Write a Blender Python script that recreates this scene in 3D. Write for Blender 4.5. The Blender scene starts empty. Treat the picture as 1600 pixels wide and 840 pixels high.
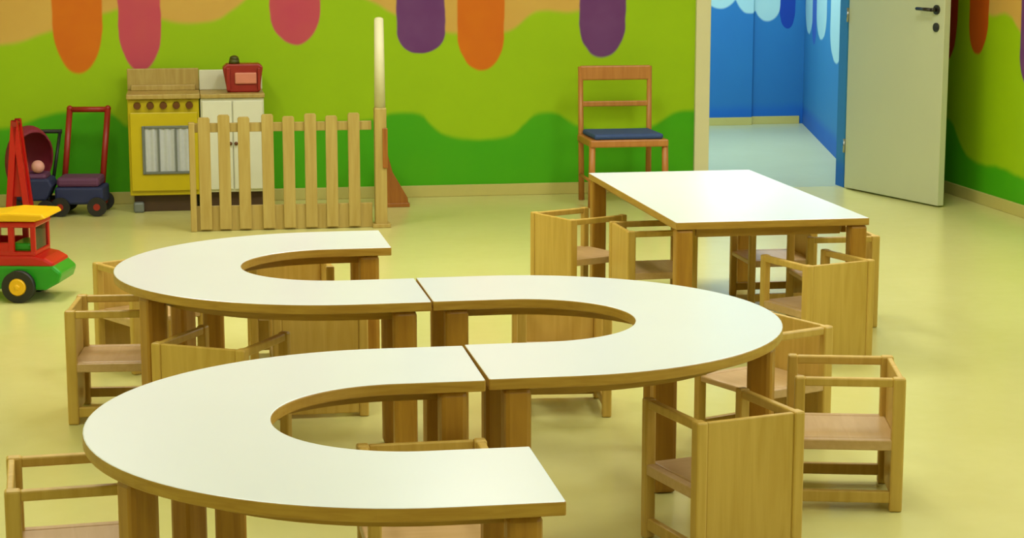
import bpy, bmesh, math, random
from mathutils import Vector, Matrix
random.seed(7)
PI = math.pi
S = bpy.context.scene
COL = S.collection

# ------------------------------------------------------------------ camera, world, lights, exposure
cam_data = bpy.data.cameras.new('camera')
cam_data.sensor_fit = 'HORIZONTAL'
cam_data.sensor_width = 36.0
cam_data.lens = 36.0 * 2990 / 1600
cam_data.clip_start = 0.05
camera = bpy.data.objects.new('camera', cam_data)
COL.objects.link(camera)
camera.location = (0, 0, 1.42)
camera.rotation_euler = (PI / 2 - 0.17, 0, -0.17)
S.camera = camera

S.view_settings.view_transform = 'Standard'
S.view_settings.look = 'None'
S.view_settings.gamma = 1
S.view_settings.use_curve_mapping = False
S.view_settings.exposure = -0.45

world = bpy.data.worlds.new('world')
S.world = world
world.use_nodes = True
wn = world.node_tree.nodes
wn['Background'].inputs[0].default_value = (0.75, 0.85, 1.0, 1)
wn['Background'].inputs[1].default_value = 1.0

LAMP_POWER = {1.5: 15.0, 4.6: 22.0, 7.8: 46.0}
LAMP_COLOR = (1.0, 0.99, 0.92)
LAMP_SPOTS = [(-0.6, 1.5), (1.2, 1.5), (3.0, 1.5), (-0.6, 4.6), (1.2, 4.6), (3.0, 4.6), (-0.6, 7.8), (1.2, 7.8), (3.0, 7.8)]
WINDOW_POWER = 55.0
CORRIDOR_POWER = 118.0
CEIL = 2.9


def area(name, loc, rot, sx, sy, power, color):
    l = bpy.data.lights.new(name, 'AREA')
    l.shape = 'RECTANGLE'
    l.size = sx
    l.size_y = sy
    l.energy = power
    l.color = color
    o = bpy.data.objects.new(name, l)
    COL.objects.link(o)
    o.location = loc
    o.rotation_euler = rot
    return o


for (x, y) in LAMP_SPOTS:
    area('ceiling_lamp_light', (x, y, CEIL - 0.09), (0, 0, 0), 0.55, 1.15, LAMP_POWER[y], LAMP_COLOR)
for y in (1.6, 4.2, 6.8):
    area('window_daylight', (4.62, y, 1.75), (0, PI / 2, 0), 1.5, 1.7, WINDOW_POWER, (0.93, 0.98, 1.0))
area('corridor_lamp_light', (3.6, 12.6, CEIL - 0.09), (0, 0, 0), 0.5, 1.4, CORRIDOR_POWER, (0.95, 1.0, 0.95))


# ------------------------------------------------------------------ materials
def lin(c):
    r = []
    for v in c:
        v /= 255.0
        r.append(v / 12.92 if v <= 0.04045 else ((v + 0.055) / 1.055) ** 2.4)
    return (*r, 1.0)


def base_mat(name):
    m = bpy.data.materials.new(name)
    m.use_nodes = True
    nt = m.node_tree
    return m, nt, nt.nodes['Principled BSDF']


def plain(name, c, rough=0.5, noise=0.06, scale=18, metal=0.0, spec=0.5):
    m, nt, b = base_mat(name)
    n = nt.nodes.new('ShaderNodeTexNoise')
    n.inputs['Scale'].default_value = scale
    tc = nt.nodes.new('ShaderNodeTexCoord')
    nt.links.new(tc.outputs['Object'], n.inputs['Vector'])
    mx = nt.nodes.new('ShaderNodeMix')
    mx.data_type = 'RGBA'
    l = lin(c)
    mx.inputs[6].default_value = (*[v * (1 - noise) for v in l[:3]], 1)
    mx.inputs[7].default_value = (*[min(1, v * (1 + noise)) for v in l[:3]], 1)
    nt.links.new(n.outputs['Fac'], mx.inputs[0])
    nt.links.new(mx.outputs[2], b.inputs['Base Color'])
    b.inputs['Roughness'].default_value = rough
    b.inputs['Metallic'].default_value = metal
    b.inputs['Specular IOR Level'].default_value = spec
    return m


def wood(name, c1, c2, rough=0.42, stretch=(14, 14, 1.2)):
    m, nt, b = base_mat(name)
    tc = nt.nodes.new('ShaderNodeTexCoord')
    mp = nt.nodes.new('ShaderNodeMapping')
    mp.inputs['Scale'].default_value = stretch
    nt.links.new(tc.outputs['Object'], mp.inputs['Vector'])
    n = nt.nodes.new('ShaderNodeTexNoise')
    n.inputs['Scale'].default_value = 3.0
    n.inputs['Detail'].default_value = 6
    n.inputs['Distortion'].default_value = 0.6
    nt.links.new(mp.outputs[0], n.inputs['Vector'])
    r = nt.nodes.new('ShaderNodeValToRGB')
    r.color_ramp.elements[0].position = 0.3
    r.color_ramp.elements[1].position = 0.7
    r.color_ramp.elements[0].color = lin(c2)
    r.color_ramp.elements[1].color = lin(c1)
    nt.links.new(n.outputs['Fac'], r.inputs[0])
    nt.links.new(r.outputs[0], b.inputs['Base Color'])
    b.inputs['Roughness'].default_value = rough
    bp = nt.nodes.new('ShaderNodeBump')
    bp.inputs['Strength'].default_value = 0.05
    nt.links.new(n.outputs['Fac'], bp.inputs['Height'])
    nt.links.new(bp.outputs[0], b.inputs['Normal'])
    return m


M = {}
M['wood'] = wood('beech_wood', (208, 174, 86), (192, 156, 66))
M['seat_wood'] = wood('seat_beech', (206, 172, 122), (194, 158, 104), stretch=(14, 1.2, 14))
M['shaded_leg_wood'] = wood('shaded_leg_beech', (178, 132, 40), (156, 108, 26))  # darker than the other beech: shade under the tabletops put into the colour
M['edge_wood'] = wood('edge_beech', (184, 146, 56), (164, 122, 38), stretch=(3, 3, 30))
M['fence_wood'] = wood('fence_pine', (186, 162, 92), (170, 142, 70))
M['red_wood'] = wood('reddish_wood', (166, 104, 34), (142, 82, 24))
M['chair_wood'] = wood('orange_wood', (190, 128, 62), (172, 108, 46))
M['laminate'] = plain('white_laminate', (222, 231, 232), 0.28, 0.015, 6)
M['cream'] = plain('cream_paint', (222, 216, 176), 0.45, 0.03, 4)
M['door'] = plain('door_laminate', (196, 200, 164), 0.4, 0.03, 3)
M['white'] = plain('white_paint', (224, 224, 200), 0.4, 0.03)
M['yellow'] = plain('yellow_paint', (196, 176, 4), 0.4, 0.05)
M['dark'] = plain('dark_metal', (38, 34, 26), 0.35, 0.1)
M['darkbrown'] = plain('dark_brown', (70, 48, 26), 0.5, 0.1)
M['knob'] = plain('brown_plastic', (100, 56, 10), 0.4, 0.1)
M['grey'] = plain('grey_frame', (110, 116, 110), 0.4, 0.08)
M['curtain'] = plain('striped_cloth', (190, 194, 196), 0.8, 0.08, 60)
M['red'] = plain('red_plastic', (190, 18, 14), 0.3, 0.05)
M['maroon'] = plain('maroon_fabric', (128, 30, 52), 0.7, 0.1)
M['redpaint'] = plain('dark_red_paint', (150, 34, 22), 0.4, 0.08)
M['navy'] = plain('navy_fabric', (36, 44, 84), 0.7, 0.1)
M['purple'] = plain('purple_fabric', (96, 52, 88), 0.7, 0.1)
M['pink'] = plain('pale_pink', (222, 160, 150), 0.5, 0.05)
M['salmon'] = plain('salmon_panel', (214, 132, 108), 0.4, 0.05)
M['olive'] = plain('dark_olive', (70, 72, 14), 0.5, 0.1)
M['black'] = plain('black_rubber', (30, 30, 26), 0.55, 0.1)
M['tyellow'] = plain('toy_yellow', (238, 184, 10), 0.3, 0.05)
M['orange'] = plain('toy_orange', (236, 100, 8), 0.3, 0.05)
M['green'] = plain('toy_green', (30, 150, 24), 0.3, 0.05)
M['blueseat'] = plain('blue_cushion', (50, 76, 130), 0.7, 0.08)
M['wall'] = plain('plain_wall_paint', (206, 206, 150), 0.8, 0.03, 2)
M['ceil'] = plain('ceiling_paint', (236, 234, 214), 0.9, 0.02, 2)
M['skirt'] = plain('skirting_paint', (196, 186, 108), 0.5, 0.04)
M['metal'] = plain('chrome', (170, 170, 165), 0.25, 0.03, metal=1.0)


def glass_mat():
    m = bpy.data.materials.new('window_glass')
    m.use_nodes = True
    nt = m.node_tree
    nt.nodes.remove(nt.nodes['Principled BSDF'])
    t = nt.nodes.new('ShaderNodeBsdfTransparent')
    g = nt.nodes.new('ShaderNodeBsdfGlossy')
    g.inputs['Roughness'].default_value = 0.02
    f = nt.nodes.new('ShaderNodeFresnel')
    mx = nt.nodes.new('ShaderNodeMixShader')
    nt.links.new(f.outputs[0], mx.inputs[0])
    nt.links.new(t.outputs[0], mx.inputs[1])
    nt.links.new(g.outputs[0], mx.inputs[2])
    nt.links.new(mx.outputs[0], nt.nodes['Material Output'].inputs[0])
    return m


M['glass'] = glass_mat()


def emit_mat(name, c, s):
    m, nt, b = base_mat(name)
    b.inputs['Base Color'].default_value = (0.9, 0.9, 0.85, 1)
    b.inputs['Emission Color'].default_value = (*c, 1)
    b.inputs['Emission Strength'].default_value = s
    return m


M['diffuser'] = emit_mat('lamp_diffuser', (1, 0.98, 0.9), 1.5)


def floor_mat(name, c1, c2, rough):
    m, nt, b = base_mat(name)
    g = nt.nodes.new('ShaderNodeNewGeometry')
    n = nt.nodes.new('ShaderNodeTexNoise')
    n.inputs['Scale'].default_value = 1.1
    n.inputs['Detail'].default_value = 5
    nt.links.new(g.outputs['Position'], n.inputs['Vector'])
    n2 = nt.nodes.new('ShaderNodeTexNoise')
    n2.inputs['Scale'].default_value = 14
    n2.inputs['Detail'].default_value = 6
    nt.links.new(g.outputs['Position'], n2.inputs['Vector'])
    a = nt.nodes.new('ShaderNodeMath')
    a.operation = 'MULTIPLY_ADD'
    nt.links.new(n2.outputs['Fac'], a.inputs[0])
    a.inputs[1].default_value = 0.35
    nt.links.new(n.outputs['Fac'], a.inputs[2])
    r = nt.nodes.new('ShaderNodeValToRGB')
    r.color_ramp.elements[0].position = 0.45
    r.color_ramp.elements[1].position = 0.9
    r.color_ramp.elements[0].color = lin(c1)
    r.color_ramp.elements[1].color = lin(c2)
    nt.links.new(a.outputs[0], r.inputs[0])
    nt.links.new(r.outputs[0], b.inputs['Base Color'])
    b.inputs['Roughness'].default_value = rough
    return m


M['floor'] = floor_mat('yellow_linoleum', (207, 204, 128), (215, 212, 141), 0.24)
M['hall_floor'] = floor_mat('hall_linoleum', (176, 186, 146), (186, 196, 158), 0.30)


class NG:
    """small helper to write painted patterns as maths nodes"""
    def __init__(self, name, axis):
        self.m, self.nt, self.b = base_mat(name)
        self.b.inputs['Roughness'].default_value = 0.65
        self.b.inputs['Specular IOR Level'].default_value = 0.3
        g = self.nt.nodes.new('ShaderNodeNewGeometry')
        # a little wobble on the painted outlines
        n = self.nt.nodes.new('ShaderNodeTexNoise')
        n.inputs['Scale'].default_value = 5
        self.L(g.outputs['Position'], n.inputs['Vector'])
        sp = self.nt.nodes.new('ShaderNodeSeparateXYZ')
        self.L(g.outputs['Position'], sp.inputs[0])
        w = self.ma('MULTIPLY', self.ma('SUBTRACT', n.outputs['Fac'], 0.5), 0.03)
        self.u = self.ma('ADD', sp.outputs[axis], w)
        self.z = self.ma('ADD', sp.outputs['Z'], w)

    def L(self, a, b):
        self.nt.links.new(a, b)

    def ma(self, op, a, b=None, c=None):
        n = self.nt.nodes.new('ShaderNodeMath')
        n.operation = op
        for i, v in enumerate((a, b, c)):
            if v is None:
                continue
            if isinstance(v, (int, float)):
                n.inputs[i].default_value = v
            else:
                self.L(v, n.inputs[i])
        return n.outputs[0]

    def step(self, v, soft=0.012):
        n = self.nt.nodes.new('ShaderNodeMapRange')
        n.interpolation_type = 'SMOOTHSTEP'
        n.inputs[1].default_value = -soft
        n.inputs[2].default_value = soft
        self.L(v, n.inputs[0])
        return n.outputs[0]

    def curve(self, pts, u0, u1, zmax=1.6):
        n = self.nt.nodes.new('ShaderNodeFloatCurve')
        c = n.mapping.curves[0]
        P = [((u - u0) / (u1 - u0), z / zmax) for u, z in pts]
        c.points[0].location = P[0]
        c.points[1].location = P[-1]
        for p in P[1:-1]:
            c.points.new(*p)
        for p in c.points:
            p.handle_type = 'AUTO'
        n.mapping.update()
        t = self.ma('DIVIDE', self.ma('SUBTRACT', self.u, u0), u1 - u0)
        self.L(t, n.inputs['Value'])
        return self.ma('MULTIPLY', n.outputs[0], zmax)

    def col(self, c, c2=None, scale=3):
        mx = self.nt.nodes.new('ShaderNodeMix')
        mx.data_type = 'RGBA'
        mx.inputs[6].default_value = lin(c)
        mx.inputs[7].default_value = lin(c2 or c)
        n = self.nt.nodes.new('ShaderNodeTexNoise')
        n.inputs['Scale'].default_value = scale
        g = self.nt.nodes.new('ShaderNodeNewGeometry')
        self.L(g.outputs['Position'], n.inputs['Vector'])
        self.L(n.outputs['Fac'], mx.inputs[0])
        return mx.outputs[2]

    def mix(self, fac, a, b):
        mx = self.nt.nodes.new('ShaderNodeMix')
        mx.data_type = 'RGBA'
        self.L(fac, mx.inputs[0])
        self.L(a, mx.inputs[6])
        self.L(b, mx.inputs[7])
        return mx.outputs[2]

    def drip(self, cx, hw, bottom, h=0.2, top=None):
        zc = bottom + h
        dx = self.ma('DIVIDE', self.ma('SUBTRACT', self.u, cx), hw)
        dz = self.ma('DIVIDE', self.ma('MINIMUM', self.ma('SUBTRACT', self.z, zc), 0.0), h)
        if top is not None:
            dz2 = self.ma('DIVIDE', self.ma('MAXIMUM', self.ma('SUBTRACT', self.z, top), 0.0), h)
            dz = self.ma('ADD', dz, dz2)
        d = self.ma('SQRT', self.ma('ADD', self.ma('MULTIPLY', dx, dx), self.ma('MULTIPLY', dz, dz)))
        return self.step(self.ma('SUBTRACT', 1.0, d), 0.05)


LG1, LG2 = (159, 199, 1), (149, 189, 1)
DG1, DG2 = (62, 166, 2), (82, 172, 2)
PE1, PE2 = (216, 178, 88), (206, 158, 76)
OR1, OR2 = (216, 118, 6), (208, 100, 12)
PK1, PK2 = (196, 66, 100), (200, 88, 92)
PU1, PU2 = (100, 42, 112), (118, 72, 130)


def green_mural(name, axis, peach, hills, drips, u0, u1):
    g = NG(name, axis)
    c = g.col(LG1, LG2)
    c = g.mix(g.step(g.ma('SUBTRACT', g.z, g.curve(peach, u0, u1)), 0.02), c, g.col(PE1, PE2))
    c = g.mix(g.step(g.ma('SUBTRACT', g.curve(hills, u0, u1), g.z), 0.02), c, g.col(DG1, DG2))
    for (cx, hw, bot, h, a, b) in drips:
        c = g.mix(g.drip(cx, hw, bot, h), c, g.col(a, b, 6))
    g.L(c, g.b.inputs['Base Color'])
    return g.m


M['mural_back'] = green_mural(
    'painted_green_hills_back', 'X',
    [(-1.9, .95), (-.96, .87), (-.70, .935), (-.42, 1.03), (-.28, 1.055), (-.05, .985), (.13, .98), (.28, 1.05), (.42, 1.14), (.7, 1.2), (1.0, 1.10), (1.14, 1.03), (1.30, .96), (1.46, .915), (1.78, .918), (1.98, 1.03), (2.2, 1.03), (2.30, 1.10), (2.6, 1.3), (2.9, 1.2), (3.4, 1.1), (4.3, 1.2)],
    [(-1.9, .40), (-.98, .42), (-.64, .50), (-.42, .50), (-.28, .42), (.1, .42), (.46, .42), (.8, .43), (1.06, .445), (1.15, .475), (1.28, .47), (1.37, .40), (1.47, .335), (1.78, .33), (1.90, .41), (2.0, .465), (2.19, .39), (2.35, .35), (2.60, .37), (2.84, .465), (3.2, .4), (4.3, .45)],
    [(-.55, .132, .715, .26, OR1, OR2), (-.222, .114, .72, .26, PK1, PK2), (.615, .137, .855, .20, PK2, PK1), (1.308, .135, .80, .12, PU1, PU2), (1.645, .132, .70, .22, OR1, OR2), (2.336, .133, .768, .2, PU1, PU2),
     (-1.1, .13, .85, .2, PU1, PU2), (.2, .12, 1.3, .2, OR1, OR2), (1.98, .12, 1.4, .2, PK1, PK2)], -1.9, 4.3)
M['mural_right'] = green_mural(
    'painted_green_hills_right', 'Y',
    [(-1.5, 1.1), (2, 1.0), (5, 1.1), (8.2, 1.0), (8.9, .88), (9.25, .90), (9.45, .98), (9.6, 1.04), (9.75, 1.02), (10.0, 1.12), (10.6, 1.15)],
    [(-1.5, .4), (2, .3), (5, .42), (8.2, .3), (8.9, .22), (9.28, .20), (9.6, .225), (9.9, .22), (10.13, .30), (10.25, .40), (10.6, .48)],
    [(10.37, .14, .74, .25, (176, 40, 20), (160, 36, 24)), (9.94, .13, .80, .2, (204, 92, 6), (196, 84, 10)), (9.24, .16, .66, .2, PU1, PU2), (8.5, .14, .8, .2, PK1, PK2), (7.6, .14, .7, .2, OR1, OR2)], -1.5, 10.6)


def blue_mural(name, axis, clouds, drips, u0, u1, A, B):
    g = NG(name, axis)
    c = g.mix(g.step(g.ma('SUBTRACT', 0.14, g.z), 0.05), g.col(A, B), g.col((24, 98, 186), (30, 106, 192)))
    for (cx, hw, bot, h, a, b) in clouds + drips:
        c = g.mix(g.drip(cx, hw, bot, h), c, g.col(a, b, 5))
    g.L(c, g.b.inputs['Base Color'])
    return g.m


CL = ((158, 206, 220), (176, 216, 214))
M['mural_hall_end'] = blue_mural('painted_blue_sky_end', 'X', [(4.10, .16, .90, .2, *CL), (4.34, .13, .86, .2, *CL), (4.50, .12, .80, .2, *CL), (3.7, .2, .9, .2, *CL), (3.2, .2, .95, .2, *CL)],
                                 [(4.66, .06, .74, .12, (20, 70, 170), (24, 60, 160))], 2, 5, (44, 122, 184), (40, 112, 180))
M['mural_hall_right'] = blue_mural('painted_blue_sky_right', 'Y', [(14.1, .3, .72, .2, *CL), (13.2, .35, .72, .2, *CL), (12.2, .4, .62, .2, *CL)],
                                   [(13.7, .15, .66, .12, (44, 92, 190), (60, 96, 180))], 11, 15, (52, 132, 184), (48, 124, 184))


# ------------------------------------------------------------------ mesh helpers
def MB():
    return bmesh.new()


def _merge(bm, tmp, mat_index=0, smooth=False):
    me = bpy.data.meshes.new('tmp')
    for f in tmp.faces:
        f.material_index = mat_index
        f.smooth = smooth
    tmp.to_mesh(me)
    tmp.free()
    bm.from_mesh(me)
    bpy.data.meshes.remove(me)


def box(bm, x0, x1, y0, y1, z0, z1, bev=0.004, mi=0, mat=None):
    t = bmesh.new()
    bmesh.ops.create_cube(t, size=1)
    for v in t.verts:
        v.co = Vector(((x0 + x1) / 2 + v.co.x * (x1 - x0), (y0 + y1) / 2 + v.co.y * (y1 - y0), (z0 + z1) / 2 + v.co.z * (z1 - z0)))
    if bev > 0:
        b = min(bev, 0.45 * min(abs(x1 - x0), abs(y1 - y0), abs(z1 - z0)))
        bmesh.ops.bevel(t, geom=list(t.edges), offset=b, segments=2, profile=0.5, affect='EDGES')
    if mat is not None:
        t.transform(mat)
    _merge(bm, t, mi)
    return bm


def rod(bm, a, b, r, r2=None, seg=14, mi=0, caps=True, smooth=True):
    a, b = Vector(a), Vector(b)
    d = b - a
    t = bmesh.new()
    bmesh.ops.create_cone(t, cap_ends=caps, segments=seg, radius1=r, radius2=r if r2 is None else r2, depth=d.length)
    t.transform(Matrix.Translation((a + b) / 2) @ d.to_track_quat('Z', 'Y').to_matrix().to_4x4())
    me_faces = list(t.faces)
    for f in me_faces:
        f.material_index = mi
        f.smooth = smooth and len(f.verts) == 4
    me = bpy.data.meshes.new('tmp')
    t.to_mesh(me)
    t.free()
    bm.from_mesh(me)
    bpy.data.meshes.remove(me)
    return bm


def ball(bm, c, r, sc=(1, 1, 1), mi=0, seg=20):
    t = bmesh.new()
    bmesh.ops.create_uvsphere(t, u_segments=seg, v_segments=seg // 2, radius=r)
    t.transform(Matrix.Translation(c) @ Matrix.Diagonal((*sc, 1)))
    _merge(bm, t, mi, True)
    return bm


def prism(bm, pts, axis, lo, hi, bev=0.0, mi=0, mats=None, smooth_side=False):
    """outline pts (2d, counter-clockwise) extruded along axis from lo to hi"""
    t = bmesh.new()

    def P(p, h):
        if axis == 'z':
            return (p[0], p[1], h)
        if axis == 'y':
            return (p[0], h, p[1])
        return (h, p[0], p[1])
    A = [t.verts.new(P(p, lo)) for p in pts]
    B = [t.verts.new(P(p, hi)) for p in pts]
    n = len(pts)
    t.faces.new(A[::-1])
    top = t.faces.new(B)
    for i in range(n):
        f = t.faces.new((A[i], A[(i + 1) % n], B[(i + 1) % n], B[i]))
    bmesh.ops.recalc_face_normals(t, faces=list(t.faces))
    if bev > 0:
        ed = [e for e in t.edges if len(e.link_faces) == 2 and e.calc_face_angle(0) > 0.9]
        bmesh.ops.bevel(t, geom=ed, offset=bev, segments=2, profile=0.5, affect='EDGES')
    for f in t.faces:
        f.material_index = mi
        if mats and f.normal.z > 0.9:
            f.material_index = mats
    me = bpy.data.meshes.new('tmp')
    t.to_mesh(me)
    t.free()
    bm.from_mesh(me)
    bpy.data.meshes.remove(me)
    return bm


def obj(name, bm, mats, parent=None, kind=None, label=None):
    me = bpy.data.meshes.new(name)
    bm.to_mesh(me)
    bm.free()
    for m in (mats if isinstance(mats, (list, tuple)) else [mats]):
        me.materials.append(m)
    o = bpy.data.objects.new(name, me)
    COL.objects.link(o)
    if parent:
        o.parent = parent
    if kind:
        o['kind'] = kind
    if label:
        o['label'] = label
    return o


def thing(name, label, cat, loc=(0, 0, 0), rz=0, group=None):
    o = bpy.data.objects.new(name, None)
    o.empty_display_size = 0.1
    COL.objects.link(o)
    o.location = loc
    o.rotation_euler = (0, 0, rz)
    o['label'] = label
    o['category'] = cat
    if group:
        o['group'] = group
    return o


def tag(o, label, cat, group=None):
    o['label'] = label
    o['category'] = cat
    if group:
        o['group'] = group
    return o


def dup(root, loc, rz, label, group=None):
    kids = list(root.children)
    r = root.copy()
    COL.objects.link(r)
    r.location = loc
    r.rotation_euler = (0, 0, rz)
    r['label'] = label
    if group:
        r['group'] = group
    for ch in kids:
        c = ch.copy()
        COL.objects.link(c)
        c.parent = r
        for g in ch.children:
            d = g.copy()
            COL.objects.link(d)
            d.parent = c
    return r


def struct(name, bm, mats, parent=None):
    return obj(name, bm, mats, parent, kind='structure')


# ------------------------------------------------------------------ the room
XL, XR, YB, YF = -1.9, 4.29, 10.6, -1.5
DX0, DX1, DH = 2.95, 3.80, 2.05          # doorway in the back wall
T = 0.12
b = MB(); box(b, XL - T, XR + T, YF - T, YB + 0.06, -0.1, 0, 0); struct('floor', b, M['floor'])
b = MB(); box(b, 2.0, 5.3, YB + 0.06, 15.2, -0.1, 0, 0); struct('floor_hall', b, M['hall_floor'])
b = MB(); box(b, XL - T, XR + T, YF - T, YB + T, CEIL, CEIL + 0.1, 0); struct('ceiling', b, M['ceil'])
b = MB()
box(b, XL - T, DX0 - 0.0, YB, YB + T, 0, CEIL, 0)
box(b, DX1, XR + T, YB, YB + T, 0, CEIL, 0)
box(b, DX0, DX1, YB, YB + T, DH, CEIL, 0)
struct('wall_back', b, M['mural_back'])
b = MB()
WY = [(0.75, 2.45), (3.35, 5.05), (5.95, 7.65)]
WZ0, WZ1 = 1.0, 2.5
box(b, XR, XR + T, YF, YB, 0, WZ0, 0)
box(b, XR, XR + T, YF, YB, WZ1, CEIL, 0)
ys = [YF] + [v for w in WY for v in w] + [YB]
for i in range(0, len(ys), 2):
    box(b, XR, XR + T, ys[i], ys[i + 1], WZ0, WZ1, 0)
struct('wall_right', b, M['mural_right'])
b = MB(); box(b, XL - T, XL, YF, YB, 0, CEIL, 0); struct('wall_left', b, M['wall'])
b = MB(); box(b, XL - T, XR + T, YF - T, YF, 0, CEIL, 0); struct('wall_front', b, M['wall'])
for i, (y0, y1) in enumerate(WY):
    fr = MB()
    for (a0, a1, c0, c1) in ((y0, y0 + .06, WZ0, WZ1), (y1 - .06, y1, WZ0, WZ1), (y0 + .06, y1 - .06, WZ0, WZ0 + .06), (y0 + .06, y1 - .06, WZ1 - .06, WZ1), ((y0 + y1) / 2 - .03, (y0 + y1) / 2 + .03, WZ0 + .06, WZ1 - .06)):
        box(fr, XR + .03, XR + .08, a0, a1, c0, c1, .003)
    w = struct('window_%d' % (i + 1), fr, M['white'])
    g = MB(); box(g, XR + .052, XR + .056, y0 + .06, y1 - .06, WZ0 + .06, WZ1 - .06, 0)
    obj('pane', g, M['glass'], w)
b = MB(); box(b, XL, DX0 - .075, YB - .016, YB, 0, .065, .003); struct('baseboard_back', b, M['skirt'])
b = MB(); box(b, XR - .016, XR, YF, YB, 0, .065, .003); struct('baseboard_right', b, M['skirt'])
b = MB(); box(b, XL, XL + .016, YF, YB, 0, .065, .003); struct('baseboard_left', b, M['skirt'])
b = MB()
box(b, DX0 - .075, DX0 + .01, YB - .025, YB + T + .01, 0, DH + .075, .004)
box(b, DX1 - .01, DX1 + .075, YB - .025, YB + T + .01, 0, DH + .075, .004)
box(b, DX0 + .01, DX1 - .01, YB - .025, YB + T + .01, DH - .01, DH + .075, .004)
struct('trim_1', b, M['cream'])
b = MB(); box(b, DX1 - .022, DX1 - .0102, YB + .0, YB + T + .012, 0, DH - .012, .001); struct('trim_2', b, M['mural_hall_right'])
# the hall behind the doorway
b = MB(); box(b, 2.0, 5.3, 14.45, 14.55, 0, CEIL, 0); box(b, 2.0, 4.37, 14.40, 14.45, 0, CEIL, 0)
struct('wall_hall_end', b, M['mural_hall_end'])
b = MB(); prism(b, [(3.93, YB + T), (4.80, 14.45), (4.92, 14.45), (4.05, YB + T)], 'z', 0, CEIL); struct('wall_hall_right', b, M['mural_hall_right'])
b = MB(); box(b, 1.95, 2.05, YB + T, 14.45, 0, CEIL, 0); struct('wall_hall_left', b, M['mural_hall_right'])
b = MB(); box(b, 2.0, 5.3, YB + T, 14.6, CEIL, CEIL + .1, 0); struct('ceiling_hall', b, M['ceil'])
b = MB(); box(b, 2.05, 4.37, 14.385, 14.40, 0, .06, .002); box(b, 4.37, 4.77, 14.435, 14.45, 0, .06, .002); struct('baseboard_hall', b, M['skirt'])

# the open door leaf, hinged on the right jamb and swung into the room
dl = bpy.data.objects.new('door_1', None)
COL.objects.link(dl)
dl['kind'] = 'structure'
dl.location = (3.785, 10.55, 0)
dl.rotation_euler = (0, 0, math.atan2(9.742 - 10.55, 4.0 - 3.785))
b = MB(); box(b, 0, .88, -.02, .02, .008, 2.03, .003); obj('door_leaf', b, M['door'], dl)
b = MB()
rod(b, (.815, -.020, 1.055), (.815, -.029, 1.055), .026)
rod(b, (.815, -.026, 1.055), (.815, -.062, 1.055), .010)
rod(b, (.815, -.058, 1.055), (.690, -.060, 1.058), .0095)
ball(b, (.690, -.060, 1.058), .0095)
obj('door_handle', b, M['dark'], dl)
b = MB(); rod(b, (.815, -.020, .962), (.815, -.028, .962), .024); obj('keyhole_plate', b, M['dark'], dl)
for z in (.25, 1.0, 1.8):
    b = MB(); rod(b, (-.004, -.026, z - .04), (-.004, -.026, z + .04), .007); obj('hinge', b, M['metal'], dl)

# ceiling lamps (out of the picture, they light the room)
for i, (x, y) in enumerate(LAMP_SPOTS):
    t = thing('ceiling_lamp', 'white rectangular ceiling lamp lighting the playroom', 'ceiling lamp', (x, y, CEIL), 0, 'ceiling lamps of the playroom')
    b = MB()
    for (x0, x1, y0, y1) in ((-.32, -.29, -.62, .62), (.29, .32, -.62, .62), (-.29, .29, -.62, -.59), (-.29, .29, .59, .62)):
        box(b, x0, x1, y0, y1, -.085, 0, .002)
    obj('frame', b, M['white'], t)
    b = MB(); box(b, -.29, .29, -.59, .59, -.075, -.06, 0); obj('diffuser', b, M['diffuser'], t)


# ------------------------------------------------------------------ U-shaped tables
RO, RI, EX, HT, TT = .651, .281, .198, .47, .026


def arc(r, a0, a1, n):
    return [(r * math.cos(a0 + (a1 - a0) * i / n), r * math.sin(a0 + (a1 - a0) * i / n)) for i in range(n + 1)]


def u_outline(ro, ri, ex, n=48):
    # opens towards +x; the half ring is on the -x side
    o = [(ex, ro)] + arc(ro, PI / 2, 3 * PI / 2, n) + [(ex, -ro)]
    i = [(ex, -ri)] + arc(ri, 3 * PI / 2, PI / 2, n) + [(ex, ri)]
    return o + i


def band(bm, pts, th, z0, z1):
    """thin upright strip following an open line"""
    L = []
    for k, p in enumerate(pts):
        a = Vector(pts[max(0, k - 1)]); c = Vector(pts[min(len(pts) - 1, k + 1)])
        d = (c - a).normalized()
        nrm = Vector((-d.y, d.x)) * th / 2
        L.append((Vector(p) + nrm, Vector(p) - nrm))
    out = [tuple(a) for a, _ in L] + [tuple(c) for _, c in reversed(L)]
    prism(bm, out, 'z', z0, z1)


def u_table(label, x, y, rz, outer=(138, 208)):
    t = thing('serpentine_table', label, 'table', (x, y, 0), rz, 'white U shaped tables set as a wave')
    b = MB()
    prism(b, u_outline(RO, RI, EX), 'z', HT - TT, HT, bev=.003, mi=1, mats=2)
    for f in b.faces:
        f.material_index = 1 if f.material_index == 2 else 0
    obj('tabletop', b, [M['edge_wood'], M['laminate']], t)
    b = MB()
    band(b, [(EX - .06, RO - .10)] + arc(RO - .10, PI / 2, 3 * PI / 2, 40) + [(EX - .06, -(RO - .10))], .018, HT - TT - .035, HT - TT)
    band(b, [(EX - .06, -(RI + .10))] + arc(RI + .10, 3 * PI / 2, PI / 2, 32) + [(EX - .06, RI + .10)], .018, HT - TT - .035, HT - TT)
    obj('apron', b, M['edge_wood'], t)
    lw = .031
    spots = [(EX - .068, s * (RO - .045), 0) for s in (1, -1)] + [(EX - .068, s * (RI + .045), 0) for s in (1, -1)]
    for a in outer:
        spots.append((math.cos(math.radians(a)) * (RO - .042), math.sin(math.radians(a)) * (RO - .042), math.radians(a)))
    spots.append((-(RI + .085), 0, 0))
    for (lx, ly, an) in spots:
        b = MB()
        box(b, -lw, lw, -lw, lw, 0, HT - TT - .001, .012, mat=Matrix.Translation((lx, ly, 0)) @ Matrix.Rotation(an, 4, 'Z'))
        obj('leg', b, M['shaded_leg_wood'], t)
    return t


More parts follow.
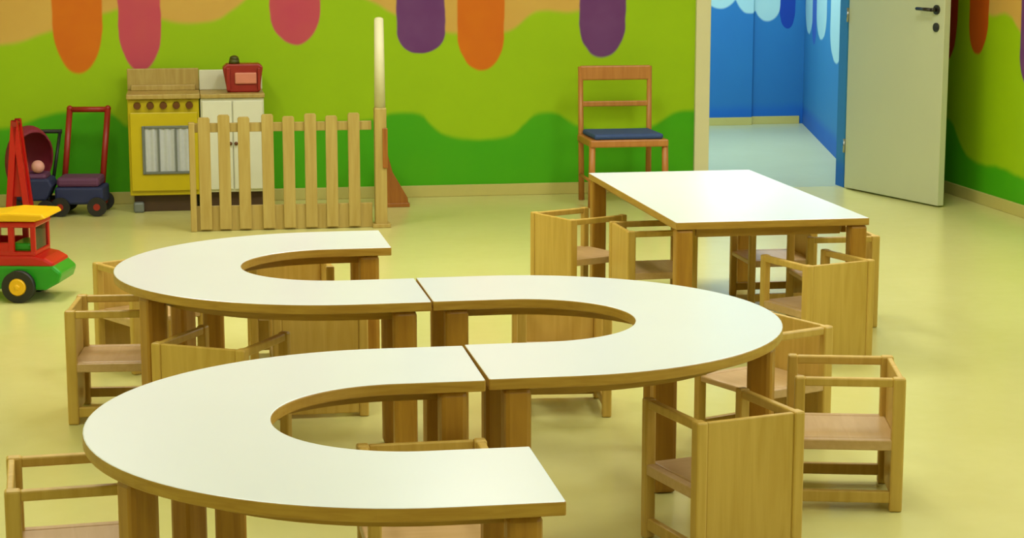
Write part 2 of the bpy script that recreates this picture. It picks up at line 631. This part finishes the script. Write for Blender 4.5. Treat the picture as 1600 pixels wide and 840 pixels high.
u_table('nearest white U shaped table, open to the right, at the bottom of the picture', .436, 3.765, -.007)
u_table('middle white U shaped table, open to the left, its curve at the right', .841, 4.706, PI + .003, (152, 222))
u_table('farthest white U shaped table of the wave, open to the right, before the picket fence', .435, 5.631, .007)

# rectangular table
t = thing('rectangular_table', 'white rectangular table with square wooden legs near the doorway', 'table', (1.993, 7.0, 0), .0)
b = MB()
prism(b, [(-.346, -.72), (.346, -.72), (.346, .72), (-.346, .72)], 'z', HT - TT, HT, bev=.003, mi=1, mats=2)
for f in b.faces:
    f.material_index = 1 if f.material_index == 2 else 0
obj('tabletop', b, [M['edge_wood'], M['laminate']], t)
b = MB()
for (x0, x1, y0, y1) in ((-.26, .26, -.665, -.647), (-.26, .26, .647, .665), (-.29, -.272, -.64, .64), (.272, .29, -.64, .64)):
    box(b, x0, x1, y0, y1, HT - TT - .035, HT - TT, .002)
obj('apron', b, M['edge_wood'], t)
for sx in (-1, 1):
    for sy in (-1, 1):
        b = MB()
        box(b, sx * .312 - .03, sx * .312 + .03, sy * .685 - .03, sy * .685 + .03, 0, HT - TT - .001, .010)
        obj('leg', b, M['shaded_leg_wood'], t)


# ------------------------------------------------------------------ toddler box chairs
CW, CD, CH, SH = .285, .275, .345, .185     # width, depth, height, seat height


def make_chair(label, loc, rz, group):
    """faces +x in its own axes: back panel at -x"""
    t = thing('toddler_chair', label, 'chair', loc, rz, group)
    hx, hy, p = CD / 2, CW / 2, .014
    b = MB(); box(b, -hx + .004, -hx + .018, -hy + 2 * p, hy - 2 * p, .012, CH - .002, .003); obj('back_panel', b, M['wood'], t)
    for sy in (-1, 1):
        for sx in (-1, 1):
            b = MB()
            w = .016 if sx < 0 else .013
            cx = sx * (hx - w)
            cy = sy * (hy - p)
            box(b, cx - w, cx + w, cy - p, cy + p, 0, CH, .005)
            obj('leg', b, M['wood'], t)
        b = MB(); box(b, -hx + .03, hx - .024, sy * (hy - p) - .010, sy * (hy - p) + .010, CH - .024, CH - .002, .004); obj('armrest', b, M['wood'], t)
        b = MB(); box(b, -hx + .03, hx - .024, sy * (hy - p) - .009, sy * (hy - p) + .009, .022, .052, .003); obj('stretcher', b, M['wood'], t)
    b = MB(); box(b, -hx + .018, hx - .002, -hy + 2 * p, hy - 2 * p, SH - .018, SH, .004)
    for sy in (-1, 1):
        box(b, -hx + .03, hx - .024, sy * (hy - p) - .012, sy * (hy - p) + .012, SH - .026, SH, .003)
    obj('seat', b, M['seat_wood'], t)
    return t


D = math.radians
chairs = [
    ('wooden toddler chair in front, its broad back panel towards the viewer', (1.23, 4.238, 0), D(104), None),
    ('wooden toddler chair seen from the side, right of the middle U table', (1.655, 4.585, 0), D(166), None),
    ('wooden toddler chair facing the viewer, behind the right curve of the middle U table', (1.615, 5.16, 0), D(203), None),
    ('wooden toddler chair showing its back panel at the near side of the rectangular table', (2.138, 6.235, 0), D(108), None),
    ('wooden toddler chair at the right long side of the rectangular table', (2.39, 6.80, 0), D(178), None),
    ('wooden toddler chair farthest left at the rectangular table, beside its left long side', (1.545, 7.43, 0), D(24), None),
    ('wooden toddler chair tucked under the left long side of the rectangular table', (1.76, 7.06, 0), D(2), None),
    ('wooden toddler chair seen from the side, left of the farthest U table', (-.215, 5.80, 0), D(-5), None),
    ('wooden toddler chair behind the left curve of the farthest U table', (-.13, 6.50, 0), D(-60), None),
    ('wooden toddler chair between the nearest and farthest U tables, its back to the viewer', (.085, 5.22, 0), D(60), None),
    ('wooden toddler chair cut off by the bottom left corner of the picture', (-.245, 3.925, 0), D(4), None),
    ('wooden toddler chair inside the opening of the nearest U table', (.49, 3.895, 0), D(-90), None),
    ('wooden toddler chair behind the middle U table, seen under its top', (1.12, 5.64, 0), D(-96), None),
    ('wooden toddler chair inside the opening of the farthest U table', (.385, 5.765, 0), D(90), None),
    ('wooden toddler chair beyond the far arm of the farthest U table', (.34, 6.46, 0), D(-90), None),
    ('wooden toddler chair tucked under the right side of the rectangular table, farther back', (2.30, 7.25, 0), D(180), None),
]
first = None
for i, (lab, loc, rz, g) in enumerate(chairs):
    g = 'toddler chairs around the white tables'
    if first is None:
        first = make_chair(lab, loc, rz, g)
    else:
        dup(first, loc, rz, lab, g)

# ------------------------------------------------------------------ play stove and white cupboard against the wall
t = thing('toy_stove', 'yellow wooden toy stove with a curtained oven window and brown knobs', 'toy stove', (-.105, 10.36, 0), 0)
b = MB(); box(b, -.185, .185, -.14, .165, .09, .60, .006); obj('body', b, M['yellow'], t)
b = MB(); box(b, -.165, .165, -.10, .15, .0, .09, .003); obj('plinth', b, M['darkbrown'], t)
b = MB(); box(b, -.19, .19, -.165, .17, .60, .625, .004); obj('worktop', b, M['fence_wood'], t)
b = MB(); box(b, -.19, .19, .15, .17, .625, .74, .004); box(b, -.17, .17, .10, .15, .625, .655, .004); obj('backsplash', b, M['fence_wood'], t)
b = MB(); box(b, -.175, .175, -.155, -.14, .115, .53, .005); d = obj('oven_door', b, M['yellow'], t)
b = MB()
for (x0, x1, z0, z1) in ((-.115, -.100, .205, .46), (.135, .15, .205, .46), (-.100, .135, .205, .22), (-.100, .135, .445, .46)):
    box(b, x0, x1, -.165, -.155, z0, z1, .003)
obj('window_frame', b, M['grey'], d)
b = MB()
n = 60
for k in range(n):
    x0 = -.100 + .235 * k / n
    x1 = -.100 + .235 * (k + 1) / n
    f0 = -.158 - .003 * math.sin(k * .7); f1 = -.158 - .003 * math.sin((k + 1) * .7)
    vs = [b.verts.new(p) for p in ((x0, f0, .22), (x1, f1, .22), (x1, f1, .445), (x0, f0, .445))]
    b.faces.new(vs)
bmesh.ops.remove_doubles(b, verts=list(b.verts), dist=1e-5)
o = obj('curtain', b, M['curtain'], d)
b = MB()
for x in (-.03, .06):
    box(b, x - .005, x + .005, -.168, -.162, .22, .445, .001)
obj('window_bars', b, M['grey'], d)
for k in range(5):
    b = MB(); x = -.135 + k * .0675
    rod(b, (x, -.14, .565), (x, -.168, .565), .020, .017); obj('knob', b, M['knob'], t)
b = MB(); box(b, -.17, -.115, -.15, -.10, 0, .055, .01); obj('foot', b, M['grey'], t)

t = thing('toy_cupboard', 'white wooden toy cupboard behind the picket fence, right of the yellow stove', 'cupboard', (.255, 10.36, 0), 0)
b = MB(); box(b, -.168, .165, -.14, .165, .10, .60, .005); obj('body', b, M['white'], t)
b = MB(); box(b, -.15, .15, -.10, .15, 0, .10, .003); obj('plinth', b, M['darkbrown'], t)
b = MB(); box(b, -.168, .17, -.155, .17, .60, .622, .004); obj('worktop', b, M['fence_wood'], t)
b = MB(); box(b, -.168, .17, .15, .17, .622, .73, .004); obj('backsplash', b, M['white'], t)
for s in (-1, 1):
    b = MB(); box(b, -.082 + s * .081 + .081 - .078, -.082 + s * .081 + .081 + .078, -.152, -.14, .115, .585, .004); d = obj('door', b, M['white'], t)
    b = MB(); ball(b, (-.001 - s * -.015, -.160, .36), .010); obj('knob', b, M['knob'], d)

# red toy on top of the cupboard
t = thing('toy_cash_register', 'dark red toy cash register with a salmon front, on the white cupboard', 'toy', (.318, 10.36, .6225), 0)
b = MB()
prism(b, [(-.085, 0), (.085, 0), (.105, .135), (.085, .150), (-.085, .150), (-.108, .13)], 'y', -.06, .07, bev=.008); obj('body', b, M['redpaint'], t)
b = MB(); box(b, -.045, .07, -.072, -.058, .045, .105, .006); obj('front_panel', b, M['salmon'], t)
b = MB(); box(b, -.09, -.07, -.075, -.058, .01, .13, .004); box(b, .075, .09, -.075, -.058, .01, .13, .004); obj('side_bars', b, M['redpaint'], t)
b = MB(); rod(b, (-.045, -.02, .15), (-.045, -.02, .175), .03, .026); ball(b, (-.045, -.02, .178), .024, (1, 1, .7)); obj('crank_knob', b, M['olive'], t)

# ------------------------------------------------------------------ picket fence
FY = 9.5
t = thing('picket_fence', 'low wooden picket fence with a pale bottom board, behind the tables', 'fence', (.49, FY, 0), 0)
for k, x in enumerate((.095, .191, .288, .404, .507, .615, .719, .83)):
    xx = x - .49
    b = MB()
    hh = .565 + (.012 if k % 2 else 0)
    prism(b, [(xx - .029, .01), (xx + .029, .01), (xx + .029, hh - .008), (xx + .022, hh), (xx - .022, hh), (xx - .029, hh - .008)], 'y', -.022, -.004, bev=.002)
    obj('picket', b, M['fence_wood'], t)
b = MB(); box(b, -.45, .43, -.004, .016, .49, .535, .003); obj('rail', b, M['fence_wood'], t, label='top rail')
b = MB(); box(b, -.45, .43, -.004, .016, 0, .125, .003); obj('bottom_board', b, M['fence_wood'], t)
b = MB(); box(b, -.47, -.44, -.022, .03, 0, .54, .004); obj('end_post', b, M['fence_wood'], t)

t = thing('corner_post', 'tall post at the right end of the picket fence, white above and wooden below', 'post', (.963, FY, 0), 0)
b = MB(); box(b, -.03, .03, -.03, .03, 0, .60, .006); obj('wooden_post', b, M['fence_wood'], t)
b = MB(); rod(b, (0, 0, .60), (0, 0, 1.035), .028, .023, seg=20); ball(b, (0, 0, 1.035), .023, (1, 1, .5)); obj('white_pole', b, M['cream'], t)
b = MB(); box(b, .008, .034, -.038, -.03, .30, .50, .003); obj('red_panel', b, M['red_wood'], t)
b = MB(); box(b, -.045, .045, -.045, .045, 0, .02, .003); obj('foot', b, M['fence_wood'], t)

t = thing('wooden_wedge', 'orange-brown triangular wooden wedge on the floor by the wall, right of the tall post', 'wooden wedge', (1.06, 10.3, 0), 0)
b = MB(); prism(b, [(-.035, 0), (.125, 0), (.12, .05), (.04, .19), (0, .34), (-.035, .36)], 'y', -.10, .10, bev=.006); obj('wedge_block', b, M['red_wood'], t)
b = MB(); box(b, -.04, .13, -.105, .105, 0, .022, .003); obj('base_board', b, M['red_wood'], t)

# ------------------------------------------------------------------ larger chair with blue seat by the wall
t = thing('wooden_chair', 'orange-brown wooden chair with a blue seat by the green wall', 'chair', (2.355, 10.17, 0), D(-90))
for sy in (-1, 1):
    b = MB(); rod(b, (-.16, sy * .19, 0), (-.185, sy * .195, .735), .017, .014); obj('leg', b, M['chair_wood'], t)
    b = MB(); rod(b, (.17, sy * .205, 0), (.165, sy * .20, .36), .019, .017); obj('leg', b, M['chair_wood'], t)
    b = MB(); rod(b, (-.165, sy * .195, .14), (.165, sy * .203, .14), .009); obj('stretcher', b, M['chair_wood'], t)
b = MB(); box(b, -.195, -.170, -.20, .20, .66, .74, .008); obj('top_rail', b, M['chair_wood'], t)
b = MB(); box(b, -.187, -.168, -.185, .185, .515, .545, .005); obj('back_slat', b, M['chair_wood'], t)
b = MB(); box(b, -.17, .19, -.215, .215, .325, .365, .008); obj('seat_frame', b, M['chair_wood'], t)
b = MB(); box(b, -.15, .175, -.19, .19, .365, .395, .012); obj('seat', b, M['blueseat'], t)

# ------------------------------------------------------------------ toys on the left
# dump truck
t = thing('toy_dump_truck', 'red and green toy truck with yellow tipper bed, at the left edge', 'toy truck', (-.735, 7.86, 0), -.22)
WR = .064
b = MB()
prism(b, [(-.42, .055), (.20, .045), (.255, .075), (.27, .115), (.235, .145), (-.42, .145)], 'y', -.115, .115, bev=.012); obj('chassis', b, M['green'], t)
b = MB()
prism(b, [(-.06, .135), (.24, .135), (.235, .155), (.20, .175), (.15, .185), (-.06, .185)], 'y', -.11, .11, bev=.012); obj('hood', b, M['red'], t)
c = MB()
box(c, -.06, .165, -.105, .105, .18, .20, .006)
box(c, -.06, -.035, -.105, .105, .195, .31, .006)
for sy in (-1, 1):
    box(c, .145, .165, sy * .095 - .010, sy * .095 + .010, .195, .31, .005)
    box(c, .055, .08, sy * .095 - .010, sy * .095 + .010, .195, .31, .005)
    box(c, -.04, .06, sy * .095 - .010, sy * .095 + .010, .195, .235, .005)
box(c, -.06, .17, -.108, .108, .295, .318, .008)
cab = obj('cab', c, M['red'], t)
b = MB(); box(b, .06, .14, -.08, .08, .197, .23, .01); obj('seat', b, M['green'], cab)
b = MB(); box(b, .154, .158, -.088, .088, .20, .295, .001); obj('windscreen', b, M['glass'], cab)
b = MB()
prism(b, [(-.44, .185), (-.08, .185), (-.062, .30), (.03, .322), (.17, .322), (.215, .335), (.20, .352), (.06, .357), (-.03, .345), (-.44, .335)], 'y', -.125, .125, bev=.008)
obj('tipper_bed', b, M['tyellow'], t)
b = MB(); box(b, -.42, -.09, -.13, .13, .205, .28, .004); obj('bed_stripe', b, M['orange'], t)
for x in (.10, -.32):
    for sy in (-1, 1):
        b = MB(); rod(b, (x, sy * .10, WR), (x, sy * .15, WR), WR, seg=28); w = obj('wheel', b, M['black'], t)
        b = MB(); rod(b, (x, sy * .149, WR), (x, sy * .158, WR), .036, .030, seg=24); ball(b, (x, sy * .158, WR), .012, (1, .5, 1)); obj('hub', b, M['tyellow'], w)

# walker cart with tall handle
t = thing('baby_walker_cart', 'toy push cart with a tall dark red handle frame, left of the stove', 'toy cart', (-.54, 10.24, 0), -.12)
b = MB(); box(b, -.125, .125, -.10, .12, .06, .15, .012); obj('tray', b, M['navy'], t)
b = MB(); box(b, -.115, .105, -.09, .11, .15, .20, .015); obj('blanket', b, M['purple'], t)
b = MB()
rod(b, (-.115, .10, .08), (-.075, .16, .54), .016)
rod(b, (.085, .10, .08), (.125, .16, .54), .016)
rod(b, (-.078, .16, .535), (.128, .16, .535), .015)
ball(b, (-.075, .16, .54), .017); ball(b, (.125, .16, .54), .017)
obj('handle', b, M['redpaint'], t)
for (x, y) in ((-.095, -.115), (.095, -.115), (-.095, .135), (.095, .135)):
    b = MB(); rod(b, (x, y - .012, .05), (x, y + .012, .05), .05, seg=24); w = obj('wheel', b, M['black'], t)
    b = MB(); rod(b, (x, y - .015, .05), (x, y + .015, .05), .018, seg=16); obj('hub', b, M['redpaint'], w)

# doll pram
t = thing('doll_pram', 'navy doll pram with a round maroon hood, beside the push cart', 'doll pram', (-.79, 10.22, 0), -.1)
b = MB()
prism(b, [(-.10, .16), (-.075, .085), (.08, .085), (.115, .16), (.10, .20), (-.10, .20)], 'y', -.09, .10, bev=.012); obj('basket', b, M['navy'], t)
b = MB()
bm2 = bmesh.new()
bmesh.ops.create_uvsphere(bm2, u_segments=28, v_segments=16, radius=1)
bmesh.ops.bisect_plane(bm2, geom=list(bm2.verts) + list(bm2.edges) + list(bm2.faces), plane_co=(0, 0, 0), plane_no=(.45, -.6, -.45), clear_outer=True)
bmesh.ops.scale(bm2, vec=(.13, .13, .20), verts=list(bm2.verts))
bmesh.ops.translate(bm2, vec=(-.01, .02, .27), verts=list(bm2.verts))
_merge(b, bm2, 0, True)
bmesh.ops.solidify(b, geom=list(b.faces), thickness=.008)
obj('hood', b, M['maroon'], t)
b = MB(); box(b, -.08, .085, -.075, .085, .19, .225, .02); obj('blanket', b, M['purple'], t)
b = MB()
rod(b, (-.09, .105, .17), (-.06, .20, .42), .009); rod(b, (.09, .105, .17), (.12, .20, .42), .009); rod(b, (-.07, .20, .42), (.13, .20, .42), .011)
obj('handle', b, M['black'], t)
for (x, y) in ((-.075, -.10), (.08, -.10), (-.075, .11), (.08, .11)):
    b = MB(); rod(b, (x, y - .01, .045), (x, y + .01, .045), .045, seg=22); w = obj('wheel', b, M['black'], t)
    b = MB(); rod(b, (x, y - .013, .045), (x, y + .013, .045), .022, seg=16); obj('hub', b, M['redpaint'], w)
b = MB()
for x in (-.075, .08):
    rod(b, (x, -.10, .045), (x, .11, .045), .006)
    rod(b, (x, 0, .045), (x, 0, .10), .008)
obj('axle', b, M['black'], t)
b = MB(); ball(b, (0, 0, 0), .034, (1, 1, 1)); o = obj('toy_ball', b, M['pink']); o.location = (-.755, 10.17, .2605)
tag(o, 'small pale pink ball lying in the doll pram', 'ball')

# red A-frame toy
t = thing('toy_a_frame', 'pointed red wooden A-frame toy at the left edge, beside the doll pram', 'toy', (-.835, 9.93, 0), -.1)
for s in (-1, 1):
    for y in (-.05, .05):
        b = MB()
        prism(b, [(s * .052 - .016, 0), (s * .052 + .016, 0), (.016, .53), (-.016, .53)], 'y', y - .012, y + .012, bev=.003)
        obj('leg', b, M['red'], t)
b = MB()
prism(b, [(-.042, .14), (.042, .14), (.016, .44), (-.016, .44)], 'y', -.036, .036, bev=.004); obj('board', b, M['red'], t)
b = MB(); rod(b, (0, -.065, .51), (0, .065, .51), .014); obj('crossbar', b, M['redpaint'], t)
